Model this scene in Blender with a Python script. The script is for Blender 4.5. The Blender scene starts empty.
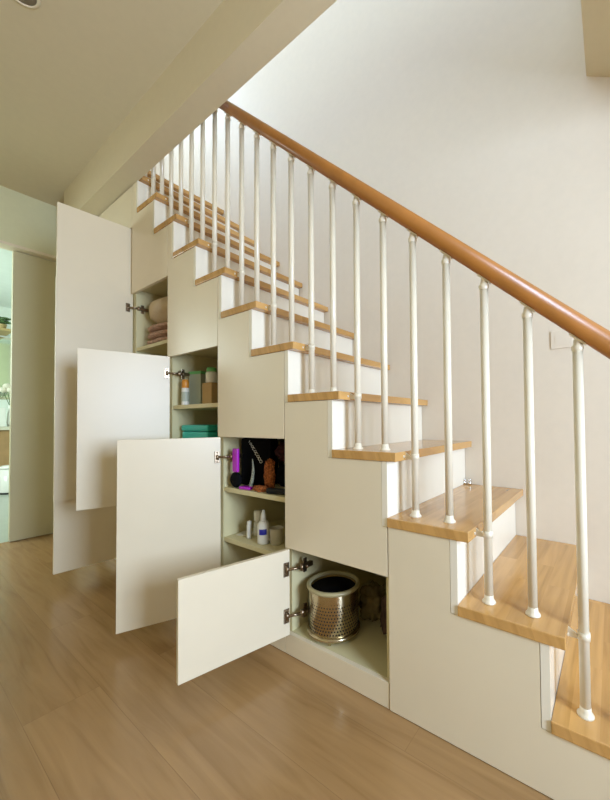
import bpy, bmesh, math, random
from mathutils import Matrix, Vector
R = math.radians
random.seed(7)
scn = bpy.context.scene
COL = scn.collection

# ------------------------------------------------------------------ dimensions
G = 0.2184          # going
H = 0.2             # rise
Z0 = -0.0181         # first riser is a little lower than the rest
NOSE = 0.0329
TH = 0.0283
W = 0.7096           # stair width (y of the stair wall)
def Tt(k): return k * H + Z0
def Tb(k): return k * H + Z0 - TH
BEAM = 2.36         # underside of the beam
CEIL = 2.62

# ------------------------------------------------------------------ materials
MATS = {}
def newmat(name):
    m = bpy.data.materials.new(name); m.use_nodes = True
    nt = m.node_tree; b = nt.nodes['Principled BSDF']
    MATS[name] = m
    return m, nt, b
def N(nt, typ, **kw):
    n = nt.nodes.new(typ)
    for k, v in kw.items(): setattr(n, k, v)
    return n
def ramp(nt, stops):
    r = nt.nodes.new('ShaderNodeValToRGB')
    e = r.color_ramp.elements
    while len(e) < len(stops): e.new(0.5)
    for i, (p, c) in enumerate(stops):
        e[i].position = p; e[i].color = (*c, 1)
    return r
def plain(name, col, rough=0.5, metal=0.0, bump=0.0, bscale=60, var=0.03, coat=0.0, spec=0.5):
    """one colour with a faint procedural variation and fine bump"""
    m, nt, b = newmat(name)
    tc = N(nt, 'ShaderNodeTexCoord'); no = N(nt, 'ShaderNodeTexNoise')
    no.inputs['Scale'].default_value = bscale * 0.15; no.inputs['Detail'].default_value = 3
    nt.links.new(tc.outputs['Object'], no.inputs['Vector'])
    rp = ramp(nt, [(0.3, tuple(c * (1 - var) for c in col)), (0.7, tuple(min(1, c * (1 + var)) for c in col))])
    nt.links.new(no.outputs['Fac'], rp.inputs['Fac']); nt.links.new(rp.outputs['Color'], b.inputs['Base Color'])
    b.inputs['Roughness'].default_value = rough; b.inputs['Metallic'].default_value = metal
    b.inputs['Coat Weight'].default_value = coat; b.inputs['Coat Roughness'].default_value = 0.12
    b.inputs['Specular IOR Level'].default_value = spec
    if bump:
        n2 = N(nt, 'ShaderNodeTexNoise'); n2.inputs['Scale'].default_value = bscale; n2.inputs['Detail'].default_value = 6
        bp = N(nt, 'ShaderNodeBump'); bp.inputs['Strength'].default_value = bump; bp.inputs['Distance'].default_value = 0.002
        nt.links.new(tc.outputs['Object'], n2.inputs['Vector'])
        nt.links.new(n2.outputs['Fac'], bp.inputs['Height']); nt.links.new(bp.outputs['Normal'], b.inputs['Normal'])
    return m

def board_mat(name, along, length, width, cols, grain, rough, gap, gapcol, coat=0.0, swirl=0.0):
    """planks / staves: brick texture for the boards, stretched noise for the grain"""
    m, nt, b = newmat(name)
    L = nt.links
    tc = N(nt, 'ShaderNodeTexCoord'); sp = N(nt, 'ShaderNodeSeparateXYZ'); cb = N(nt, 'ShaderNodeCombineXYZ')
    L.new(tc.outputs['Object'], sp.inputs[0])
    a, c = ('X', 'Y') if along == 'x' else ('Y', 'X')
    L.new(sp.outputs[a], cb.inputs['X'])
    ad = N(nt, 'ShaderNodeMath', operation='ADD')          # vertical faces get boards too
    L.new(sp.outputs[c], ad.inputs[0])
    ml = N(nt, 'ShaderNodeMath', operation='MULTIPLY'); L.new(sp.outputs['Z'], ml.inputs[0]); ml.inputs[1].default_value = 0.37 if along == 'y' else 0
    L.new(ml.outputs[0], ad.inputs[1]); L.new(ad.outputs[0], cb.inputs['Y'])
    br = N(nt, 'ShaderNodeTexBrick'); br.offset = 0.37; br.offset_frequency = 2
    br.inputs['Scale'].default_value = 1; br.inputs['Brick Width'].default_value = length
    br.inputs['Row Height'].default_value = width; br.inputs['Mortar Size'].default_value = gap
    br.inputs['Mortar Smooth'].default_value = 0.2; br.inputs['Bias'].default_value = 0
    br.inputs['Color1'].default_value = (0, 0, 0, 1); br.inputs['Color2'].default_value = (1, 1, 1, 1); br.inputs['Mortar'].default_value = (.5, .5, .5, 1)
    L.new(cb.outputs[0], br.inputs['Vector'])
    # grain
    mp = N(nt, 'ShaderNodeMapping'); L.new(cb.outputs[0], mp.inputs['Vector'])
    mp.inputs['Scale'].default_value = (grain[0], grain[1], 1)
    addv = N(nt, 'ShaderNodeVectorMath', operation='ADD'); sc = N(nt, 'ShaderNodeVectorMath', operation='SCALE')
    L.new(br.outputs['Color'], sc.inputs[0]); sc.inputs['Scale'].default_value = 9.0
    L.new(mp.outputs[0], addv.inputs[0]); L.new(sc.outputs[0], addv.inputs[1])
    no = N(nt, 'ShaderNodeTexNoise'); no.inputs['Scale'].default_value = 1; no.inputs['Detail'].default_value = 6; no.inputs['Distortion'].default_value = 0.9
    L.new(addv.outputs[0], no.inputs['Vector'])
    r1 = ramp(nt, [(0.0, cols[0]), (0.45, cols[1]), (1.0, cols[2])])
    L.new(br.outputs['Color'], r1.inputs['Fac'])
    r2 = ramp(nt, [(0.3, (0.76, 0.72, 0.66)), (0.5, (0.95, 0.94, 0.93)), (0.70, (1.08, 1.08, 1.07))])
    L.new(no.outputs['Fac'], r2.inputs['Fac'])
    mx = N(nt, 'ShaderNodeMixRGB', blend_type='MULTIPLY'); mx.inputs['Fac'].default_value = 0.85
    L.new(r1.outputs['Color'], mx.inputs[1]); L.new(r2.outputs['Color'], mx.inputs[2])
    mg = N(nt, 'ShaderNodeMixRGB'); L.new(br.outputs['Fac'], mg.inputs['Fac'])
    L.new(mx.outputs[0], mg.inputs[1]); mg.inputs[2].default_value = (*gapcol, 1)
    L.new(mg.outputs[0], b.inputs['Base Color'])
    b.inputs['Roughness'].default_value = rough
    b.inputs['Coat Weight'].default_value = coat; b.inputs['Coat Roughness'].default_value = 0.1
    bp = N(nt, 'ShaderNodeBump'); bp.inputs['Strength'].default_value = 0.25 + swirl; bp.inputs['Distance'].default_value = 0.0012
    L.new(no.outputs['Fac'], bp.inputs['Height']); L.new(bp.outputs['Normal'], b.inputs['Normal'])
    return m

plain('paint', (0.73, 0.635, 0.50), 0.62, bump=0.12, bscale=220, var=0.012)
plain('green_lit_paint', (0.70, 0.68, 0.43), 0.62, bump=0.12, bscale=220, var=0.012)  # left wall paint with the greenish daylight tinted into its colour
plain('green_lit_laminate', (0.60, 0.56, 0.36), 0.4, var=0.01)  # sliding door laminate, green cast of the light painted in
plain('ceiling_paint', (0.70, 0.605, 0.41), 0.75, bump=0.1, bscale=200, var=0.012)
plain('laminate', (0.80, 0.70, 0.515), 0.36, var=0.01)
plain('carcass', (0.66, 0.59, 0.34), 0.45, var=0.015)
plain('riser_gloss', (0.88, 0.82, 0.68), 0.16, var=0.01)
plain('baluster_enamel', (0.79, 0.71, 0.55), 0.28, var=0.01, coat=0.3)
plain('handrail_beech', (0.37, 0.142, 0.024), 0.38, var=0.12, bscale=90, coat=0.15)
plain('chrome', (0.72, 0.70, 0.66), 0.18, metal=1.0)
plain('hinge_bronze', (0.30, 0.23, 0.16), 0.28, metal=1.0)
plain('black_rubber', (0.008, 0.008, 0.008), 0.6, spec=0.3)
board_mat('oak_floor', 'x', 1.5, 0.19, [(0.345, 0.205, 0.086), (0.38, 0.226, 0.096), (0.41, 0.246, 0.107)], (2.2, 26), 0.24, 0.0008, (0.29, 0.170, 0.072), coat=0.1, swirl=0.5)
board_mat('stair_wood', 'y', 0.42, 0.058, [(0.53, 0.285, 0.082), (0.59, 0.33, 0.102), (0.64, 0.365, 0.125)], (3, 34), 0.20, 0.0, (0.3, 0.16, 0.06), coat=0.35)
plain('bath_wall', (0.72, 0.78, 0.72), 0.6)
plain('bath_floor', (0.40, 0.44, 0.38), 0.35)
plain('oak_vanity', (0.40, 0.24, 0.11), 0.5, var=0.1)
plain('white_ceramic', (0.82, 0.82, 0.78), 0.15)
plain('mirror_glass', (0.74, 0.82, 0.80), 0.06, metal=1.0)
plain('leaf_green', (0.07, 0.14, 0.04), 0.5)
plain('wicker', (0.45, 0.33, 0.14), 0.7, bump=0.8, bscale=300)
plain('black_fabric', (0.003, 0.003, 0.004), 0.85, bump=0.3, bscale=400, spec=0.12)
plain('magenta_plastic', (0.46, 0.02, 0.50), 0.3)
plain('print_white', (0.85, 0.86, 0.80), 0.5)
plain('orange_print', (0.34, 0.105, 0.03), 0.8, var=0.75, bscale=900, spec=0.2)
plain('maroon_fabric', (0.035, 0.007, 0.008), 0.8, var=0.8, bscale=500, spec=0.2)
plain('bottle_white', (0.76, 0.75, 0.68), 0.35)
plain('label_blue', (0.02, 0.025, 0.35), 0.4)
plain('frosted', (0.50, 0.46, 0.36), 0.3)
plain('teal_plastic', (0.03, 0.50, 0.42), 0.3)
plain('orange_cap', (0.62, 0.25, 0.03), 0.35)
plain('box_grey_green', (0.42, 0.47, 0.38), 0.45)
plain('box_green_top', (0.15, 0.48, 0.16), 0.45)
plain('kraft', (0.50, 0.33, 0.14), 0.7, var=0.08)
plain('pillow_linen', (0.58, 0.46, 0.30), 0.85, bump=0.3, bscale=350)
plain('knit_pink', (0.52, 0.33, 0.24), 0.9, bump=1.0, bscale=420, var=0.28)
plain('paper', (0.66, 0.62, 0.50), 0.8)
plain('cloth_brown', (0.20, 0.145, 0.05), 0.9, bump=0.4, bscale=200, var=0.15)
plain('cloth_plum', (0.09, 0.045, 0.03), 0.9, bump=0.4, bscale=200, var=0.5)
plain('mat_black', (0.02, 0.018, 0.015), 0.9, bump=0.6, bscale=300)
plain('mat_binding', (0.30, 0.20, 0.08), 0.7)
plain('rim_olive', (0.42, 0.36, 0.19), 0.4)
plain('lamp_dark', (0.25, 0.21, 0.15), 0.4)
# hammered steel of the bin
m, nt, b = newmat('hammered_steel')
tc = N(nt, 'ShaderNodeTexCoord')
b.inputs['Base Color'].default_value = (0.52, 0.44, 0.29, 1); b.inputs['Metallic'].default_value = 1; b.inputs['Roughness'].default_value = 0.24
no = N(nt, 'ShaderNodeTexNoise'); no.inputs['Scale'].default_value = 90
bp = N(nt, 'ShaderNodeBump'); bp.inputs['Strength'].default_value = 0.15; bp.inputs['Distance'].default_value = 0.001
nt.links.new(tc.outputs['Object'], no.inputs['Vector']); nt.links.new(no.outputs['Fac'], bp.inputs['Height']); nt.links.new(bp.outputs['Normal'], b.inputs['Normal'])

# ------------------------------------------------------------------ mesh helpers (all coordinates are world coordinates)
def NB(): return bmesh.new()
def box(bm, x0, x1, y0, y1, z0, z1, bev=0.0, M=None):
    b2 = bmesh.new()
    bmesh.ops.create_cube(b2, size=1)
    for v in b2.verts:
        v.co = Vector((x0 + (v.co.x + .5) * (x1 - x0), y0 + (v.co.y + .5) * (y1 - y0), z0 + (v.co.z + .5) * (z1 - z0)))
    if bev: bmesh.ops.bevel(b2, geom=b2.edges[:], offset=bev, segments=2, affect='EDGES', profile=0.6)
    if M: bmesh.ops.transform(b2, matrix=M, verts=b2.verts[:])
    merge(bm, b2); return bm
def merge(bm, b2):
    me = bpy.data.meshes.new('tmp'); b2.to_mesh(me); b2.free(); bm.from_mesh(me); bpy.data.meshes.remove(me)
def lathe(bm, prof, seg=28, M=None, closed=True):
    """prof: (radius, z) list turned round the z axis"""
    b2 = bmesh.new(); rings = []
    for r, z in prof:
        rings.append([b2.verts.new((r * math.cos(2 * math.pi * i / seg), r * math.sin(2 * math.pi * i / seg), z)) for i in range(seg)])
    for a, c in zip(rings, rings[1:]):
        for i in range(seg):
            j = (i + 1) % seg; b2.faces.new((a[i], a[j], c[j], c[i]))
    if closed:
        b2.faces.new(list(reversed(rings[0]))); b2.faces.new(rings[-1])
    for f in b2.faces: f.smooth = True
    if M: bmesh.ops.transform(b2, matrix=M, verts=b2.verts[:])
    merge(bm, b2); return bm
def rod(bm, p, q, r, seg=16):
    p = Vector(p); q = Vector(q); d = q - p
    M = Matrix.Translation(p) @ d.to_track_quat('Z', 'Y').to_matrix().to_4x4()
    return lathe(bm, [(r, 0), (r, d.length)], seg, M)
def prism(bm, poly, y0, y1, bev=0.0):
    """polygon in x-z extruded in y"""
    b2 = bmesh.new()
    a = [b2.verts.new((x, y0, z)) for x, z in poly]; c = [b2.verts.new((x, y1, z)) for x, z in poly]
    n = len(poly)
    b2.faces.new(a); b2.faces.new(list(reversed(c)))
    for i in range(n): b2.faces.new((a[i], c[i], c[(i + 1) % n], a[(i + 1) % n]))
    bmesh.ops.recalc_face_normals(b2, faces=b2.faces[:])
    if bev: bmesh.ops.bevel(b2, geom=b2.edges[:], offset=bev, segments=2, affect='EDGES')
    merge(bm, b2); return bm
def T(x, y, z, rz=0, rx=0, ry=0):
    return Matrix.Translation((x, y, z)) @ Matrix.Rotation(R(rz), 4, 'Z') @ Matrix.Rotation(R(rx), 4, 'X') @ Matrix.Rotation(R(ry), 4, 'Y')

WLOC = {}
def obj(name, bm, mat, parent=None, origin=None, label=None):
    o0 = Vector(origin) if origin is not None else (WLOC[parent.name].copy() if parent else Vector((0, 0, 0)))
    bmesh.ops.recalc_face_normals(bm, faces=bm.faces[:])
    bmesh.ops.translate(bm, vec=-o0, verts=bm.verts[:])
    me = bpy.data.meshes.new(name); bm.to_mesh(me); bm.free()
    me.materials.append(MATS[mat])
    o = bpy.data.objects.new(name, me); COL.objects.link(o)
    WLOC[o.name] = o0
    if parent:
        o.parent = parent; o.location = o0 - WLOC[parent.name]
    else: o.location = o0
    if label: o['label'] = label
    return o
def thing(name, label, cat, loc, group=None):
    o = bpy.data.objects.new(name, None); COL.objects.link(o); o.empty_display_size = 0.05
    o.location = loc; WLOC[o.name] = Vector(loc)
    o['label'] = label; o['category'] = cat
    if group: o['group'] = group
    return o
def tag(o, label, cat, group=None):
    o['label'] = label; o['category'] = cat
    if group: o['group'] = group
    return o
def struct(name, bm, mat, parent=None, origin=None):
    o = obj(name, bm, mat, parent, origin)
    if not parent: o['kind'] = 'structure'
    return o

# ------------------------------------------------------------------ the room
XR, YF, XL = 1.9, -3.6, -3.68        # right wall, wall behind the camera, left wall
struct('floor', box(NB(), XL - .1, XR + .1, YF - .1, W + .1, -.1, 0), 'oak_floor', origin=(0, -.09, 0))
struct('wall_back', box(NB(), XL - .1, XR, W, W + .12, 0, 5.3), 'paint')
# left wall with a wide opening towards the washroom
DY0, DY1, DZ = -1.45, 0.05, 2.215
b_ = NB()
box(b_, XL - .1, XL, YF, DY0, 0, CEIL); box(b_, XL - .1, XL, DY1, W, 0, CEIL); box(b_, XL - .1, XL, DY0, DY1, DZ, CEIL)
struct('wall_left', b_, 'green_lit_paint')
# ceiling slab with the stairwell left open
b_ = NB()
box(b_, XL - .1, XR, YF, -.102, CEIL, 2.78); box(b_, XL - .1, -3.40, -.102, W, CEIL, 2.78)
struct('ceiling', b_, 'ceiling_paint')
struct('trim_1', box(NB(), -3.40, XR, -.102, .009, BEAM, 2.78), 'ceiling_paint')        # beam along the stairwell edge
struct('ceiling_lower', prism(NB(), [(-.145, 2.24), (.25, 1.985), (XR, 1.985), (XR, 2.78), (-.145, 2.78)], .0095, W), 'ceiling_paint')  # lowered ceiling past the well
# wall on the right with a window
WY0, WY1, WZ0, WZ1 = -1.15, -0.3, 0.7, 1.8
b_ = NB()
box(b_, XR, XR + .12, YF, WY0, 0, 2.78); box(b_, XR, XR + .12, WY1, W, 0, 2.78)
box(b_, XR, XR + .12, WY0, WY1, 0, WZ0); box(b_, XR, XR + .12, WY0, WY1, WZ1, 2.78)
struct('wall_right', b_, 'paint')
w1 = obj('window_1', box(NB(), XR + .05, XR + .09, WY0, WY0 + .06, WZ0, WZ1), 'white_ceramic'); w1['kind'] = 'structure'
b_ = NB()
box(b_, XR + .05, XR + .09, WY1 - .06, WY1, WZ0, WZ1); box(b_, XR + .05, XR + .09, WY0, WY1, WZ0, WZ0 + .06); box(b_, XR + .05, XR + .09, WY0, WY1, WZ1 - .06, WZ1)
obj('window_frame', b_, 'white_ceramic', w1)
# wall behind the camera with a wide garden window
b_ = NB()
VX0, VX1, VZ0, VZ1 = -3.3, 1.3, 0.3, 2.2
box(b_, XL, VX0, YF - .12, YF, 0, 2.78); box(b_, VX1, XR, YF - .12, YF, 0, 2.78)
box(b_, VX0, VX1, YF - .12, YF, 0, VZ0); box(b_, VX0, VX1, YF - .12, YF, VZ1, 2.78)
struct('wall_front', b_, 'paint')
b_ = NB()
for x in (VX0, (VX0 + VX1) / 2 - .03, VX1 - .06): box(b_, x, x + .06, YF - .09, YF - .05, VZ0, VZ1)
box(b_, VX0, VX1, YF - .09, YF - .05, VZ0, VZ0 + .06); box(b_, VX0, VX1, YF - .09, YF - .05, VZ1 - .06, VZ1)
struct('window_2', b_, 'white_ceramic')
# upper storey
struct('wall_upper_left', box(NB(), XL - .1, XL, YF, W, 2.78, 5.3), 'paint')
struct('wall_upper_right', box(NB(), 1.2, 1.3, YF, W, 2.78, 5.3), 'paint')
struct('floor_upper', box(NB(), -3.399, -14 * G - .03, .0095, W, 2.60, 2.779), 'oak_floor')
b_ = NB()
box(b_, XL, 1.2, YF, W, 5.3, 5.4)
struct('ceiling_upper', b_, 'ceiling_paint')
struct('wall_upper_front', box(NB(), XL, 1.2, -2.4, -2.3, 2.78, 5.3), 'paint')

# washroom beyond the opening
struct('floor_washroom', box(NB(), -6.9, XL - .1, -2.0, .9, -.1, -.001), 'bath_floor')
struct('wall_washroom_left', box(NB(), -7.0, -6.9, -2.0, .9, 0, 2.5), 'bath_wall')
struct('wall_washroom_back', box(NB(), -6.9, XL - .1, .9, 1.0, 0, 2.5), 'bath_wall')
struct('wall_washroom_front', box(NB(), -6.9, XL - .1, -2.1, -2.0, 0, 2.5), 'bath_wall')
struct('ceiling_washroom', box(NB(), -7.0, XL - .1, -2.1, 1.0, 2.5, 2.6), 'bath_wall')
# opening lining and sliding door
b_ = NB()
box(b_, XL - .1, XL + .012, DY0, DY1, DZ - .02, DZ); box(b_, XL - .1, XL + .012, DY1 - .02, DY1, 0, DZ - .02); box(b_, XL - .1, XL + .012, DY0, DY0 + .02, 0, DZ - .02)
struct('trim_2', b_, 'laminate')
d1 = obj('door_1', box(NB(), XL - .095, XL - .055, -.315, DY1 - .022, .005, DZ - .025, .003), 'green_lit_laminate'); d1['kind'] = 'structure'
struct('baseboard_left', box(NB(), XL, XL + .012, DY1, W, 0, .07), 'laminate')

# ------------------------------------------------------------------ staircase
stair = thing('staircase', 'white staircase with butcher-block wood treads rising above the cabinets', 'staircase', (0, 0, 0))
TREADS = 13
for k in range(1, TREADS + 1):
    b_ = NB(); box(b_, -k * G, -(k - 1) * G + NOSE, -.005 if k < 12 else .012, W - .002, Tb(k), Tt(k), .0025)
    obj('tread', b_, 'stair_wood', stair)
for k in range(1, TREADS + 2):
    z0 = Tb(k - 1) if k > 1 else 0
    b_ = NB(); box(b_, -(k - 1) * G - .02, -(k - 1) * G - .0005, .0 if k < 13 else .012, W - .003, z0 + .0005, Tb(k) - .0005)
    obj('riser', b_, 'riser_gloss', stair)
def stepped(xr, xl, zbot, zmax=9):
    """x-z outline of a panel from xl to xr below the treads, stepping up with them (riser board ends stay free)"""
    e = 0.0018
    xr -= e if xr < -.1 else 0; xl += e
    tops = []; x = xr; k = 1
    while True:
        left = -k * G - .0215
        if left < xr - 1e-6:
            tops.append((max(left, xl), Tb(k) - .001))
            if left <= xl: break
        k += 1
    pts = [(xl, zbot), (xr, zbot)]; cx = xr
    for lx_, zt in tops:
        zt = min(zt, zmax)
        if abs(pts[-1][1] - zt) > 1e-6 or abs(pts[-1][0] - cx) > 1e-6: pts.append((cx, zt))
        pts.append((lx_, zt)); cx = lx_
    out = []
    for p in pts:
        if not out or (abs(out[-1][0] - p[0]) + abs(out[-1][1] - p[1])) > 1e-6: out.append(p)
    return out
obj('side_panel', prism(NB(), stepped(-.0205, -.656, 0.002), .0, .018, .0008), 'laminate', stair)

# ------------------------------------------------------------------ cabinets under the stairs
def hinge(door, hx, face_dir, z):
    """chrome cup plate on the door, arm and mounting plate on the cabinet side; door runs from (hx,0) along face_dir"""
    d = Vector(face_dir).normalized(); n = Vector((-d.y, d.x, 0))       # n points to the visible inner face
    rot = Matrix((( d.x, n.x, 0, hx), (d.y, n.y, 0, 0.0), (0, 0, 1, z), (0, 0, 0, 1)))
    b_ = NB()
    box(b_, .008, .030, .0, .004, -.026, .026, .001, rot)
    lathe(b_, [(.003, 0), (.003, .004), (0.0, .005)], 10, rot @ T(.019, .004, .020) @ Matrix.Rotation(R(-90), 4, 'X'))
    lathe(b_, [(.003, 0), (.003, .004), (0.0, .005)], 10, rot @ T(.019, .004, -.020) @ Matrix.Rotation(R(-90), 4, 'X'))
    # knuckle links
    a = rot @ Vector((.018, .006, 0)); c = Vector((hx + .030, .030, z))
    rod(b_, a, c, .0055, 10)
    rod(b_, (a.x, a.y, z - .011), (a.x, a.y, z + .011), .006, 10)
    rod(b_, (c.x, c.y, z - .012), (c.x, c.y, z + .012), .007, 10)
    box(b_, hx + .021, hx + .037, .028, .085, z - .009, z + .009, .003)
    box(b_, hx + .020, hx + .025, .045, .062, z - .026, z + .026, .001)
    rod(b_, (hx + .030, .05, z), (hx + .041, .05, z), .005, 10)
    obj('hinge', b_, 'hinge_bronze', door, origin=(hx, 0, z), label='metal concealed door hinge')

def cabinet(xb, xa, label, zdoor0, zdoor1, shelves, ang, zmax=9, wd=None, top=None, right_hinge=False, hx=None, lower=None, hz=None):
    root = thing('storage_cabinet', label, 'cabinet', (xa, .018, 0), 'cabinets built in under the stairs')
    t = .018; yb = .62; zb_ = .062
    topz = top
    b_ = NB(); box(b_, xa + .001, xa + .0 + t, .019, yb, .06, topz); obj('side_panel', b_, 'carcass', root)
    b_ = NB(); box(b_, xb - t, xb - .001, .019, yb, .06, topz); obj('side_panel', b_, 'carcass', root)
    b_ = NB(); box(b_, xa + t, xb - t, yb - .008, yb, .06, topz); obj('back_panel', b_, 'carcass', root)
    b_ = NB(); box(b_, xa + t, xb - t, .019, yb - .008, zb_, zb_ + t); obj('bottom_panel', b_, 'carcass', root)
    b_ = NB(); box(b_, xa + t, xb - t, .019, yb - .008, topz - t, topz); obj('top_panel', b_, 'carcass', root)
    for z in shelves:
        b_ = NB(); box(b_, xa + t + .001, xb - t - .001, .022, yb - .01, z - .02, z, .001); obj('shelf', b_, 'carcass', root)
    b_ = NB(); box(b_, xa + .001, xb - .001, .002, .0185, .002, .0795, .0008); obj('plinth', b_, 'laminate', root)
    if lower:
        b_ = NB(); box(b_, xa + .002, xb - .002, .0, .018, .083, lower, .001); obj('lower_door', b_, 'laminate', root)
    b_ = prism(NB(), stepped(xb, xa, zdoor1 + .002, zmax), .0, .018, .0008)
    obj('front_panel', b_, 'laminate', root)
    # open door
    w = wd or (xb - xa - .004)
    hx = hx if hx is not None else (xb if right_hinge else xa)
    d = Vector((math.cos(R(ang)), math.sin(R(ang)), 0)); n = Vector((-d.y, d.x, 0))
    M = Matrix(((d.x, n.x, 0, hx), (d.y, n.y, 0, 0), (0, 0, 1, 0), (0, 0, 0, 1)))
    b_ = NB()
    if right_hinge: box(b_, -.0165, w, -.018, 0, zdoor0, zdoor1, .001, M)
    else: box(b_, .004, w, -.018, 0, zdoor0, zdoor1, .001, M)
    door = obj('door', b_, 'laminate', root, origin=(hx, 0, zdoor0))
    if not right_hinge:
        for z in (hz or (zdoor0 + .085, zdoor1 - .085)): hinge(door, hx, d, z)
    return root

cabinet(-.656, -1.114, 'lowest cabinet under the stairs, holding the hammered steel bin', .083, .398, [], -103.3, top=.47, wd=.387, hx=-1.083, hz=(.157, .328))
cabinet(-1.114, -1.560, 'cabinet with open door holding dark bags above white bottles', .054, .811, [.582, .355], -113.0, top=.86, wd=.390, hx=-1.528, hz=(.15, .722))
cabinet(-1.560, -2.030, 'cabinet with open door holding toiletries above a teal box', .477, 1.230, [.971, .75], -105.7, top=1.275, wd=.387, hx=-1.991, lower=.472, hz=(.56, 1.14))
cabinet(-2.030, -2.478, 'cabinet with open door holding a pillow on folded pink knitwear', .463, 1.673, [1.34, .9], -93.4, top=1.72, wd=.356, hx=-2.480, lower=.458, hz=(.55, 1.585))
cabinet(-2.478, -2.93, 'tallest cabinet at the far end, hidden behind two open doors', .075, 2.089, [.5, .95, 1.4, 1.75], -93.4, zmax=2.35, top=2.13, wd=.350, hx=-2.4990, right_hinge=True)

b_ = NB(); box(b_, -3.38, -2.932, .0, .6, .002, 2.35, .001)
side = thing('wardrobe_cabinet', 'closed full height white cabinet past the farthest open door', 'cabinet', (-3.15, .3, 0))
obj('body', b_, 'laminate', side)
b_ = NB(); box(b_, -3.38, -2.932, -.018, -.001, .07, 2.08, .001); obj('door', b_, 'laminate', side)

# ------------------------------------------------------------------ railing
YB = 0.062
def under(x): return 1.056 + .9158 * (-x - .153)
rail = thing('stair_railing', 'round orange-brown wooden handrail on slim white metal balusters', 'railing', (0, YB, 0))
b_ = NB(); xs, xe = .12, -2.95
rod(b_, (xs, YB, under(xs) + .050), (xe, YB, under(xe) + .050), .0245, 28)
obj('handrail', b_, 'handrail_beech', rail, label='orange-brown varnished round wooden handrail')
def baluster_parts(x, k, clamp):
    z0 = Tt(k); z1 = under(x)
    b_ = NB(); lathe(b_, [(.0112, z0), (.0112, z1 - .012)], 20, T(x, YB, 0))
    o = obj('baluster', b_, 'baluster_enamel', rail, origin=(x, YB, z0))
    b_ = NB(); lathe(b_, [(.0, z0), (.0180, z0), (.0180, z0 + .0025), (.0150, z0 + .006), (.0125, z0 + .011), (.0116, z0 + .020), (.0100, z0 + .021)], 22, T(x, YB, 0), closed=False)
    obj('foot_collar', b_, 'baluster_enamel', o)
    b_ = NB()
    lathe(b_, [(.0, -.026), (.0100, -.025), (.0112, -.016), (.0135, -.011), (.0138, -.004), (.010, .002), (.008, .014), (0, .016)], 18, T(x, YB, z1))
    ang = math.degrees(math.atan(.9158))
    box(b_, -.022, .022, -.009, .009, -.0015, .003, .001, T(x, YB, z1 + .014, 0, 0, ang))
    obj('rail_bracket', b_, 'baluster_enamel', o)
    if clamp:
        zc = z0 + H - TH * .55
        b_ = NB()
        lathe(b_, [(.0104, -.009), (.0134, -.009), (.0134, .009), (.0104, .009)], 20, T(x, YB, zc), closed=False)
        prism(b_, [(x - .033, zc - .010), (x - .0115, zc - .010), (x - .0115, zc - .002), (x - .033, zc + .012)], YB - .003, YB + .003)
        box(b_, x - .0350, x - .0322, YB - .018, YB + .018, zc - .012, zc + .013, .001)
        rod(b_, (x - .0325, YB - .015, zc), (x - .0295, YB - .015, zc), .004, 10)
        obj('clamp', b_, 'baluster_enamel', o)
    return o
# two lengths of baluster, each built once and copied
def place(proto, x, k, first):
    o = proto if first else proto.copy()
    if not first:
        COL.objects.link(o)
        for ch in proto.children:
            c = ch.copy(); COL.objects.link(c); c.parent = o
    return o
def bx(i): return -.154 - G / 2 * i
pe = baluster_parts(bx(0), 1, True)      # beside the nosing of the step above
po = baluster_parts(bx(1), 2, False)     # near the front of its own step
bpy.context.view_layer.update()
for i in range(-1, 26):
    if i in (0, 1): continue
    proto, base, k = (pe, 0, i // 2 + 1) if i % 2 == 0 else (po, 1, (i + 1) // 2 + 1)
    if Tt(k) > 2.75: continue
    o = proto.copy(); COL.objects.link(o)
    o.location = (bx(i), 0, Tt(k))
    for ch in proto.children:
        c = ch.copy(); COL.objects.link(c); c.parent = o

# ------------------------------------------------------------------ small fittings
for i, x in enumerate((-.652, -.628)):
    b_ = NB(); lathe(b_, [(.0, 0), (.009, 0), (.009, .012), (.007, .014), (.007, .018), (.009, .02), (.0085, .024), (0, .026)], 16, T(x, W - .025, Tt(3)))
    o = obj('metal_stud', b_, 'chrome', origin=(x, W - .025, Tt(3)))
    tag(o, ('left' if i == 0 else 'right') + ' of two small metal studs on third tread by the wall', 'stud', 'metal studs on the third tread')
sw = thing('wall_switch', 'small square white wall switch just behind the handrail', 'switch', (-.245, W, 1.205))
obj('switch_plate', box(NB(), -.288, -.212, W - .005, W, 1.168, 1.242, .0015), 'paint', sw)
obj('rocker', box(NB(), -.273, -.227, W - .0065, W - .0052, 1.183, 1.227, .0004), 'paint', sw)
# recessed ceiling lamp
lx, ly = -1.99, -.597
dl = thing('recessed_downlight', 'unlit round recessed spotlight with white ring in the ceiling', 'ceiling lamp', (lx, ly, CEIL))
b_ = NB(); lathe(b_, [(.046, -.001), (.048, -.006), (.056, -.004), (.058, 0)], 36, T(lx, ly, CEIL), closed=False); obj('trim_ring', b_, 'laminate', dl)
b_ = NB(); lathe(b_, [(0, -.002), (.047, -.002), (.047, -.0005), (0, -.0005)], 36, T(lx, ly, CEIL), closed=False); obj('lens', b_, 'lamp_dark', dl)
# door mat
mt = thing('floor_mat', 'black floor mat with brown bound edge at the lower left corner', 'mat', (-1.2, -1.05, 0))
obj('pile', box(NB(), -1.80, -.80, -1.28, -.762, .001, .010, .003), 'mat_black', mt)
b_ = NB()
for (a, b2, c, d) in ((-1.82, -.78, -.762, -.742), (-1.82, -.78, -1.30, -1.28), (-1.82, -1.80, -1.28, -.762), (-.80, -.78, -1.28, -.762)): box(b_, a, b2, c, d, .001, .009, .002)
obj('binding', b_, 'mat_binding', mt)

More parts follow.
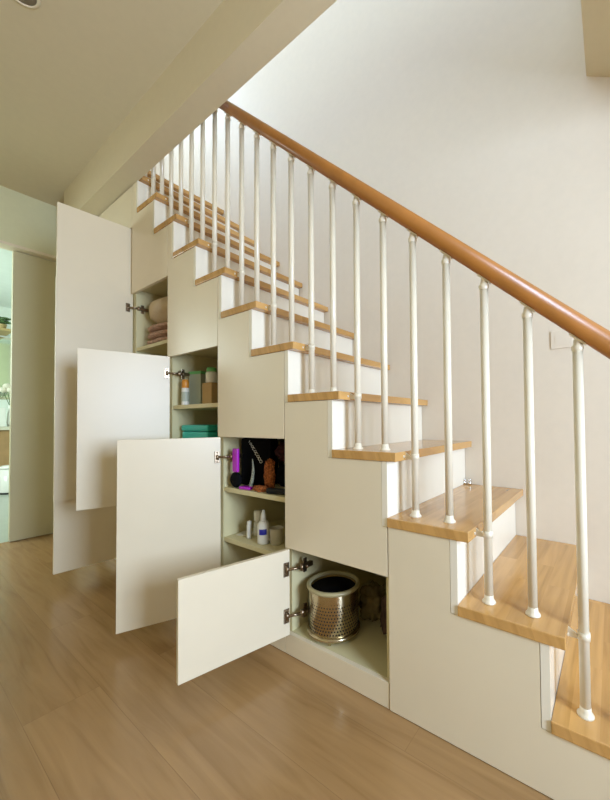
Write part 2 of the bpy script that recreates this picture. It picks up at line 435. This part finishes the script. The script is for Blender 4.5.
# ------------------------------------------------------------------ cabinet contents
# hammered steel bin
bxx, byy, bz = -.967, .112, .0805
bin_ = thing('waste_bin', 'hammered steel cylindrical bin with a thick rolled rim in the lowest cabinet', 'bin', (bxx, byy, bz))
b_ = NB(); lathe(b_, [(.0, .02), (.090, .02), (.094, .030), (.0955, .175), (.095, .180), (.088, .180), (.086, .03), (0, .028)], 64, T(bxx, byy, bz), closed=False)
nf_ = len(b_.faces)
# rows of dark punched dots round the drum
for row in range(12):
    for i in range(56):
        a = 2 * math.pi * (i + .5 * (row % 2)) / 56
        Mx = T(bxx, byy, bz + .037 + row * .0118) @ Matrix.Rotation(a, 4, 'Z') @ T(.0948, 0, 0) @ Matrix.Rotation(R(90), 4, 'Y')
        lathe(b_, [(.0031, -.001), (.0029, .0002), (.0008, .0003)], 6, Mx)
b_.faces.ensure_lookup_table()
for f_ in b_.faces[nf_:]: f_.material_index = 1
obj('drum', b_, 'hammered_steel', bin_).data.materials.append(MATS['black_rubber'])
b_ = NB()
lathe(b_, [(.086 + .0078 + .0078 * math.cos(t * math.pi / 6), .180 + .008 * math.sin(t * math.pi / 6)) for t in range(13)], 64, T(bxx, byy, bz), closed=False)
obj('rim', b_, 'rim_olive', bin_, label='pale rolled rim')
b_ = NB(); lathe(b_, [(0, .166), (.0845, .166), (.0845, .168), (0, .168)], 40, T(bxx, byy, bz), closed=False)  # flat black disc across the drum, just under the rim
obj('disc', b_, 'black_fabric', bin_, label='flat black disc')
b_ = NB(); lathe(b_, [(.0, .010), (.097, .010), (.101, .014), (.101, .022), (.097, .026), (0, .026)], 48, T(bxx, byy, bz), closed=False)
obj('base_ring', b_, 'hammered_steel', bin_)
for i in range(4):
    a = R(-60 + 90 * i); b_ = NB()
    box(b_, -.008, .008, -.006, .006, 0, .012, .001, T(bxx + .085 * math.cos(a), byy + .085 * math.sin(a), bz, math.degrees(a)))
    obj('foot', b_, 'hammered_steel', bin_)

def blob(bm, c, r, seed=0, amp=.25, freq=3.0, p=2.0, sub=4):
    """lumpy superellipsoid"""
    from mathutils import noise
    b2 = bmesh.new(); bmesh.ops.create_icosphere(b2, subdivisions=sub, radius=1)
    for v in b2.verts:
        d = v.co.normalized()
        s = (abs(d.x) ** p + abs(d.y) ** p + abs(d.z) ** p) ** (-1 / p)
        k = 1 + amp * noise.fractal(d * freq + Vector((seed, seed * 2.1, 0)), 1, 2, 3)
        v.co = Vector((c[0] + d.x * s * r[0] * k, c[1] + d.y * s * r[1] * k, c[2] + d.z * s * r[2] * k))
    for f in b2.faces: f.smooth = True
    merge(bm, b2); return bm
def rest(bm, z):
    """flatten whatever dips under the shelf"""
    for v in bm.verts:
        if v.co.z < z: v.co.z = z + .0005
    return bm
o = obj('crumpled_cloth', rest(blob(NB(), (-.895, .285, .132), (.055, .055, .070), 3, .45, 2.4, 2.2), .081), 'cloth_brown', origin=(-.895, .285, .081))
tag(o, 'crumpled yellow-brown cloth bundle just right of the steel bin', 'cloth')
o = obj('crumpled_cloth', rest(blob(NB(), (-.765, .285, .150), (.055, .10, .09), 8, .5, 2.6, 2.2), .081), 'cloth_plum', origin=(-.775, .285, .081))
tag(o, 'crumpled dark plum cloth against the right cabinet side behind the bin', 'cloth')

# dark bags on the upper shelf of the second cabinet
S1 = .5825
brush = thing('hair_brush', 'bright magenta brush standing upright on the upper shelf beside the hinge', 'brush', (-1.475, .035, S1))
obj('handle', box(NB(), -1.487, -1.451, .026, .040, S1 + .072, S1 + .178, .005), 'magenta_plastic', brush)
b_ = NB(); lathe(b_, [(0, -.012), (.028, -.011), (.034, -.006), (.036, 0), (.034, .006), (.028, .011), (0, .012)], 28, T(-1.474, .038, S1 + .0368, 0, 90))
obj('bristle_head', b_, 'black_fabric', brush, label='round black head')
tag(obj('spectacle_case', box(NB(), -.032, .032, -.016, .016, 0, .012, .005, T(-1.408, .045, S1, 8)), 'magenta_plastic', origin=(-1.408, .045, S1)), 'flat magenta case lying at the front below the magenta brush', 'case')
bag = thing('wash_bag', 'black fabric bag with a diagonal row of pale lettering', 'bag', (-1.445, .125, S1))
Mb = T(-1.450, .150, S1 + .0005, 20)
b_ = NB(); b2 = NB(); box(b2, -.080, .080, -.038, .038, 0, .222, .016); bmesh.ops.transform(b2, matrix=Mb, verts=b2.verts[:]); merge(b_, b2)
obj('body', b_, 'black_fabric', bag)
b_ = NB()
for i, ch in enumerate('|OOCOCOOO'):
    Mm = Mb @ T(-.030 + i * .0075, -.0385, .205 - i * .0115) @ Matrix.Rotation(R(90), 4, 'X') @ Matrix.Rotation(R(-32), 4, 'Z')
    s = .0056 + i * .0003
    if ch == '|': box(b_, -.001, .001, -s, s, -.0004, .0004, 0, Mm)
    elif ch == 'O': lathe(b_, [(s, -.0004), (s, .0004), (s * .68, .0004), (s * .68, -.0004), (s, -.0004)], 12, Mm, closed=False)
    else:
        box(b_, -s * .9, -s * .6, -s, s, -.0004, .0004, 0, Mm); box(b_, -s * .9, s * .7, s * .7, s, -.0004, .0004, 0, Mm); box(b_, -s * .9, s * .7, -s, -s * .7, -.0004, .0004, 0, Mm)
obj('lettering', b_, 'print_white', bag, label='pale illegible letters')
b_ = NB()
pts = [Vector((-1.425 + .014 * math.sin(t * 1.25), .078 + .004 * t, S1 + .003 + .125 * (t / 2.4))) for t in [q * .2 for q in range(13)]]
for j, (p_, q_) in enumerate(zip(pts, pts[1:])): rod(b_, p_, q_, .0070 * (1 - (j / 12.0) ** 2) + .0012, 8)
tag(obj('shoe_horn', b_, 'box_grey_green', origin=(-1.425, .08, S1)), 'slim curved grey-green shoe horn leaning on the black bag', 'shoe horn')
tag(obj('floral_pouch', rest(blob(NB(), (-1.318, .100, S1 + .062), (.026, .016, .064), 5, .35, 3, 3.2), S1), 'orange_print', origin=(-1.318, .10, S1)), 'upright orange patterned pouch right of the lettered black bag', 'pouch')
tag(obj('headscarf', rest(blob(NB(), (-1.318, .052, S1 + .009), (.042, .020, .014), 2, .3, 3, 2.4), S1), 'orange_print', origin=(-1.318, .052, S1)), 'orange scarf lying low along the front of the upper shelf', 'scarf')
tag(obj('toiletry_bag', rest(blob(NB(), (-1.300, .205, S1 + .05), (.050, .055, .052), 13, .08, 3, 3.5), S1), 'black_fabric', origin=(-1.30, .205, S1)), 'low black bag beneath the maroon shawl', 'bag')
tag(obj('folded_shawl', rest(blob(NB(), (-1.300, .205, S1 + .158), (.055, .062, .046), 11, .25, 3, 2.4), S1 + .114), 'maroon_fabric', origin=(-1.30, .205, S1 + .114)), 'dark maroon patterned shawl heaped in the upper right of the shelf', 'shawl')
tag(obj('folded_coat', rest(blob(NB(), (-1.335, .43, S1 + .105), (.17, .11, .108), 17, .06, 3, 5), S1), 'black_fabric', origin=(-1.33, .43, S1)), 'black folded coat filling the back of the upper shelf', 'coat')
tag(obj('hair_straightener', box(NB(), -.052, .052, -.010, .010, 0, .024, .008, T(-1.205, .045, S1, 14)), 'black_rubber', origin=(-1.205, .045, S1)), 'slim black hair straightener lying at the right front of the shelf', 'hair straightener')

# bottles on the middle shelf (top .352)
S2 = .3555
def bottle(name, label, x, y, z, prof, mat, cat='bottle', cap=None, capmat=None, band=None, bandmat=None, group='white bottles on the middle shelf'):
    t = thing(name, label, cat, (x, y, z), group)
    b_ = NB(); lathe(b_, prof, 26, T(x, y, z), closed=False); obj('body', b_, mat, t)
    if cap: b_ = NB(); lathe(b_, cap, 22, T(x, y, z), closed=False); obj('cap', b_, capmat or mat, t)
    if band: b_ = NB(); lathe(b_, band, 26, T(x, y, z), closed=False); obj('printed_label', b_, bandmat, t)
    return t
bottle('bottle', 'thin white bottle, leftmost of the group on the middle shelf', -1.430, .075, S2, [(0, 0), (.010, 0), (.011, .003), (.011, .058), (.009, .062), (0, .062)], 'bottle_white', cap=[(.009, .061), (.010, .063), (.010, .076), (0, .078)])
bottle('bottle', 'tall white bottle with wide round cap behind the dropper bottle', -1.435, .130, S2, [(0, 0), (.020, 0), (.021, .004), (.021, .056), (.012, .064), (0, .066)], 'bottle_white', cap=[(.012, .062), (.019, .066), (.020, .070), (.020, .108), (.017, .112), (0, .112)], band=[(.0213, .012), (.0215, .013), (.0215, .045), (.0213, .046)], bandmat='print_white')
bottle('bottle', 'white squeeze bottle with tapered nozzle and blue label', -1.325, .070, S2, [(0, 0), (.024, 0), (.026, .004), (.026, .078), (.019, .092), (.011, .098), (0, .10)], 'bottle_white', cap=[(.0115, .096), (.013, .098), (.012, .112), (.0065, .135), (.0045, .142), (0, .142)])
b_ = NB()
lathe(b_, [(.0262, -.011), (.0266, -.010), (.0266, .012), (.0262, .013)], 40, T(-1.325, .070, S2 + .052), closed=False)
for v in [v for v in b_.verts if (v.co - Vector((-1.325, .070, v.co.z))).normalized().dot(Vector((.70, -.71, 0))) < .72]: b_.verts.remove(v)
obj('blue_emblem', b_, 'label_blue', bpy.data.objects['bottle.002'], label='dark blue label')
t = thing('measuring_cup', 'small translucent beige cup right of the blue-labelled bottle', 'cup', (-1.270, .095, S2))
b_ = NB(); lathe(b_, [(0, 0), (.024, 0), (.026, .002), (.030, .068), (.0305, .070), (.0285, .068), (.0245, .004), (0, .004)], 30, T(-1.270, .095, S2), closed=False); obj('body', b_, 'frosted', t)
b_ = NB(); box(b_, -.012, .012, -.004, .004, .0, .010, .002, T(-1.300, .08, S2 + .012, 30)); obj('handle', b_, 'frosted', t)
b_ = NB(); box(b_, -.035, .035, -.03, .03, .0005, .004, .001, T(-1.488, .105, S2, 20))
tag(obj('paper_packet', b_, 'paper', origin=(-1.488, .10, S2)), 'flat pale packet lying left of the white bottles', 'packet')

# third cabinet: toiletries (shelf .958)
S3 = .9715
bottle('spray_bottle', 'slim white bottle with an orange cap beside the hinge', -1.945, .055, S3, [(0, 0), (.018, 0), (.019, .003), (.019, .088), (.016, .094), (0, .095)], 'bottle_white', cap=[(.0165, .092), (.0178, .094), (.0178, .125), (.014, .137), (0, .139)], capmat='orange_cap', band=[(.0192, .02), (.0195, .021), (.0195, .07), (.0192, .071)], bandmat='box_grey_green', group='bottles on the toiletries shelf')
t = thing('carton_box', 'tall grey-green carton with a bright green top', 'box', (-1.948, .135, S3))
obj('body', box(NB(), -.045, .045, -.032, .032, 0, .172, .002, T(-1.948, .135, S3, 12)), 'box_grey_green', t)
obj('lid', box(NB(), -.046, .046, -.033, .033, .172, .188, .003, T(-1.948, .135, S3, 12)), 'box_green_top', t, label='bright green top')
tag(obj('kraft_box', box(NB(), -.038, .038, -.03, .03, 0, .115, .003, T(-1.810, .125, S3, 5)), 'kraft', origin=(-1.810, .125, S3)), 'brown cardboard box under the white lidded jar', 'box')
zj = S3 + .116
t = thing('jar', 'squat white jar with a green lid standing on the brown box', 'jar', (-1.812, .125, zj))
b_ = NB(); lathe(b_, [(0, 0), (.027, 0), (.029, .004), (.029, .052), (.022, .060), (0, .060)], 26, T(-1.812, .125, zj), closed=False); obj('body', b_, 'bottle_white', t)
b_ = NB(); lathe(b_, [(.0222, .058), (.024, .060), (.024, .078), (.021, .081), (0, .081)], 26, T(-1.812, .125, zj), closed=False); obj('lid', b_, 'box_green_top', t)
# teal box on the shelf below
t = thing('wipes_pack', 'teal plastic storage box on the lower shelf of the cabinet', 'box', (-1.855, .11, .7505))
b_ = NB(); box(b_, -.115, .115, -.055, .055, .0, .082, .012, T(-1.86, .11, .7505, 3)); obj('body', b_, 'teal_plastic', t)
b_ = NB(); box(b_, -.118, .118, -.058, .058, .083, .116, .012, T(-1.86, .11, .7505, 3)); obj('lid', b_, 'teal_plastic', t)

# fourth cabinet: pillow on knitwear (shelf 1.322)
S4 = 1.3405
for i in range(3):
    b_ = NB(); blob(b_, (-2.262, .205, S4 + .021 + i * .0425), (.176 - .004 * i, .17, .021), 20 + i, .06, 5, 3.2)
    for v in b_.verts: v.co.z = min(max(v.co.z, S4 + i * .0425 + .0005), S4 + (i + 1) * .0425 - .0005)
    o = obj('knitted_blanket', b_, 'knit_pink', origin=(-2.255, .205, S4 + .0425 * i))
    tag(o, ('bottom', 'middle', 'top')[i] + ' of the three pink knitted pieces folded under the pillow', 'blanket', 'folded pink knitwear')
o = obj('pillow', rest(blob(NB(), (-2.270, .200, S4 + .218), (.178, .17, .097), 31, .06, 2.0, 2.15), S4 + .1285), 'pillow_linen', origin=(-2.255, .2, S4 + .1285))
tag(o, 'plump beige pillow on top of the folded pink knitwear', 'pillow')
tag(obj('paper_roll', rod(NB(), (-2.26, .12, .922), (-2.17, .12, .922), .021, 20), 'paper', origin=(-2.21, .12, .901)), 'small white roll on the shelf below the pink knitwear', 'roll')

# ------------------------------------------------------------------ washroom furniture
VF = -6.45
t = thing('vanity_unit', 'brown wooden vanity unit seen through the washroom opening', 'cabinet', (-6.65, -.5, 0))
obj('body', box(NB(), -6.89, VF, -1.5, .5, .08, .80, .004), 'oak_vanity', t)
obj('worktop', box(NB(), -6.895, VF + .03, -1.53, .53, .802, .845, .004), 'paper', t)
obj('plinth', box(NB(), -6.89, VF - .05, -1.5, .5, .0, .079, .004), 'oak_vanity', t)
t = thing('wall_mirror', 'pale blue-green mirror above the vanity unit', 'mirror', (-6.89, -.4, 1.5))
obj('glass', box(NB(), -6.890, -6.885, -1.2, .45, 1.25, 2.05), 'mirror_glass', t)
obj('frame', box(NB(), -6.899, -6.8905, -1.23, .48, 1.22, 2.08), 'chrome', t)
tag(obj('storage_box', box(NB(), -6.52, -6.44, -.03, .095, .846, 1.09, .006), 'white_ceramic', origin=(-6.48, .03, .846)), 'white box standing on the vanity top', 'box')
vx, vy, vz = -6.50, .150, .846
t = thing('flower_vase', 'pale vase of cream flowers beside the white box on the vanity', 'vase', (vx, vy, vz))
b_ = NB(); lathe(b_, [(0, 0), (.030, 0), (.040, .05), (.034, .15), (.020, .24), (.026, .28), (.020, .275), (0, .1)], 20, T(vx, vy, vz), closed=False); obj('vase', b_, 'white_ceramic', t)
b_ = NB()
for i in range(5): rod(b_, (vx, vy, vz + .24), (vx + .03 * (i - 2), vy + .03 * (i - 2), vz + .45 + .04 * (i % 2)), .004, 6)
obj('stems', b_, 'leaf_green', t)
b_ = NB()
for i in range(5): blob(b_, (vx + .03 * (i - 2), vy + .03 * (i - 2), vz + .48 + .05 * (i % 2)), (.045, .045, .04), i, .3, 4, 2, 2)
obj('blossom', b_, 'paper', t)
t = thing('wall_shelf', 'small wooden shelf above the vanity mirror', 'shelf', (-6.7, 0, 2.12))
obj('board', box(NB(), -6.899, -6.5, -.5, .16, 2.10, 2.13), 'wicker', t)
t = thing('potted_plant', 'small dark green potted plant on the washroom shelf', 'plant', (-6.58, .07, 2.131))
b_ = NB(); lathe(b_, [(0, 0), (.035, 0), (.048, .06), (.042, .06), (0, .05)], 18, T(-6.58, .07, 2.131), closed=False); obj('pot', b_, 'wicker', t)
b_ = NB()
for i in range(16):
    a = i * 2.4; blob(b_, (-6.58 + .05 * math.cos(a), .07 + .06 * math.sin(a), 2.22 + .025 * (i % 3)), (.032, .032, .012), i, .2, 3, 2, 2)
obj('foliage', b_, 'leaf_green', t)
t = thing('pedal_bin', 'small white bin standing on the washroom floor by the vanity', 'bin', (-6.33, .13, 0))
b_ = NB(); lathe(b_, [(0, .02), (.105, .02), (.108, .03), (.108, .31), (0, .31)], 28, T(-6.33, .13, 0), closed=False); obj('body', b_, 'white_ceramic', t)
b_ = NB(); lathe(b_, [(0, .31), (.11, .311), (.108, .34), (.08, .355), (0, .358)], 28, T(-6.33, .13, 0), closed=False); obj('lid', b_, 'white_ceramic', t)
b_ = NB(); lathe(b_, [(0, 0), (.10, 0), (.10, .02), (0, .02)], 28, T(-6.33, .13, 0), closed=False); obj('base', b_, 'black_rubber', t)

# ------------------------------------------------------------------ light: daylight through the windows
def area(name, loc, target, sx, sy, power, col):
    l = bpy.data.lights.new(name, 'AREA'); l.shape = 'RECTANGLE'; l.size = sx; l.size_y = sy; l.energy = power; l.color = col
    o = bpy.data.objects.new(name, l); COL.objects.link(o); o.location = loc
    o.rotation_euler = (Vector(target) - Vector(loc)).to_track_quat('-Z', 'Y').to_euler()
    return o
area('daylight_right_window', (XR - .02, (WY0 + WY1) / 2, (WZ0 + WZ1) / 2), (0, (WY0 + WY1) / 2, (WZ0 + WZ1) / 2), 0.80, 1.05, 96, (0.78, 0.98, 1.28))
area('daylight_garden_window', (-1.5, YF + .02, 1.0), (-1.5, 0, 0.9), 3.3, 1.3, 5, (1.0, 0.92, 0.22))
area('daylight_skylight', (-1.1, -.7, 5.25), (-1.1, 0.2, 2.5), 3.6, 1.4, 125, (0.70, 0.93, 1.28))
area('daylight_landing_window', (XL + .03, -.2, 4.0), (0, .3, 1.6), 1.2, 1.2, 52, (0.70, 0.94, 1.26))
area('daylight_washroom_window', (-5.2, -1.95, 1.6), (-5.2, 0, 1.2), 1.8, 1.2, 105, (0.84, 0.98, 0.96))
sl = bpy.data.lights.new('sun', 'SUN'); sl.energy = 2.8; sl.angle = R(1.0); sl.color = (1.0, 0.93, 0.80)
so = bpy.data.objects.new('sun', sl); COL.objects.link(so)
so.rotation_euler = Vector((.12, .66, -.80)).to_track_quat('-Z', 'Y').to_euler()

w = bpy.data.worlds.new('World'); scn.world = w; w.use_nodes = True
bg = w.node_tree.nodes['Background']; bg.inputs['Color'].default_value = (1.0, 0.96, 0.80, 1); bg.inputs['Strength'].default_value = 0.6

# ------------------------------------------------------------------ camera
cam = bpy.data.cameras.new('Camera'); co = bpy.data.objects.new('Camera', cam); COL.objects.link(co)
cam.sensor_fit = 'VERTICAL'; cam.sensor_height = 32; cam.lens = 351.4457 / 800 * 32; cam.clip_start = 0.02
cam.shift_x = -54.4371 / 800; cam.shift_y = 13.2774 / 800
yaw, pit, rol = 0.622, 0.0224, -0.0084
fw = Vector((-math.sin(yaw) * math.cos(pit), math.cos(yaw) * math.cos(pit), math.sin(pit)))
rt = Vector((math.cos(yaw), math.sin(yaw), 0)); up = rt.cross(fw)
rt, up = rt * math.cos(rol) + up * math.sin(rol), up * math.cos(rol) - rt * math.sin(rol)
co.matrix_world = Matrix(((rt.x, up.x, -fw.x, -.0907), (rt.y, up.y, -fw.y, -.931), (rt.z, up.z, -fw.z, .8785), (0, 0, 0, 1)))
scn.camera = co

scn.view_settings.view_transform = 'Standard'; scn.view_settings.look = 'None'
scn.view_settings.gamma = 1; scn.view_settings.use_curve_mapping = False
scn.view_settings.exposure = -0.13
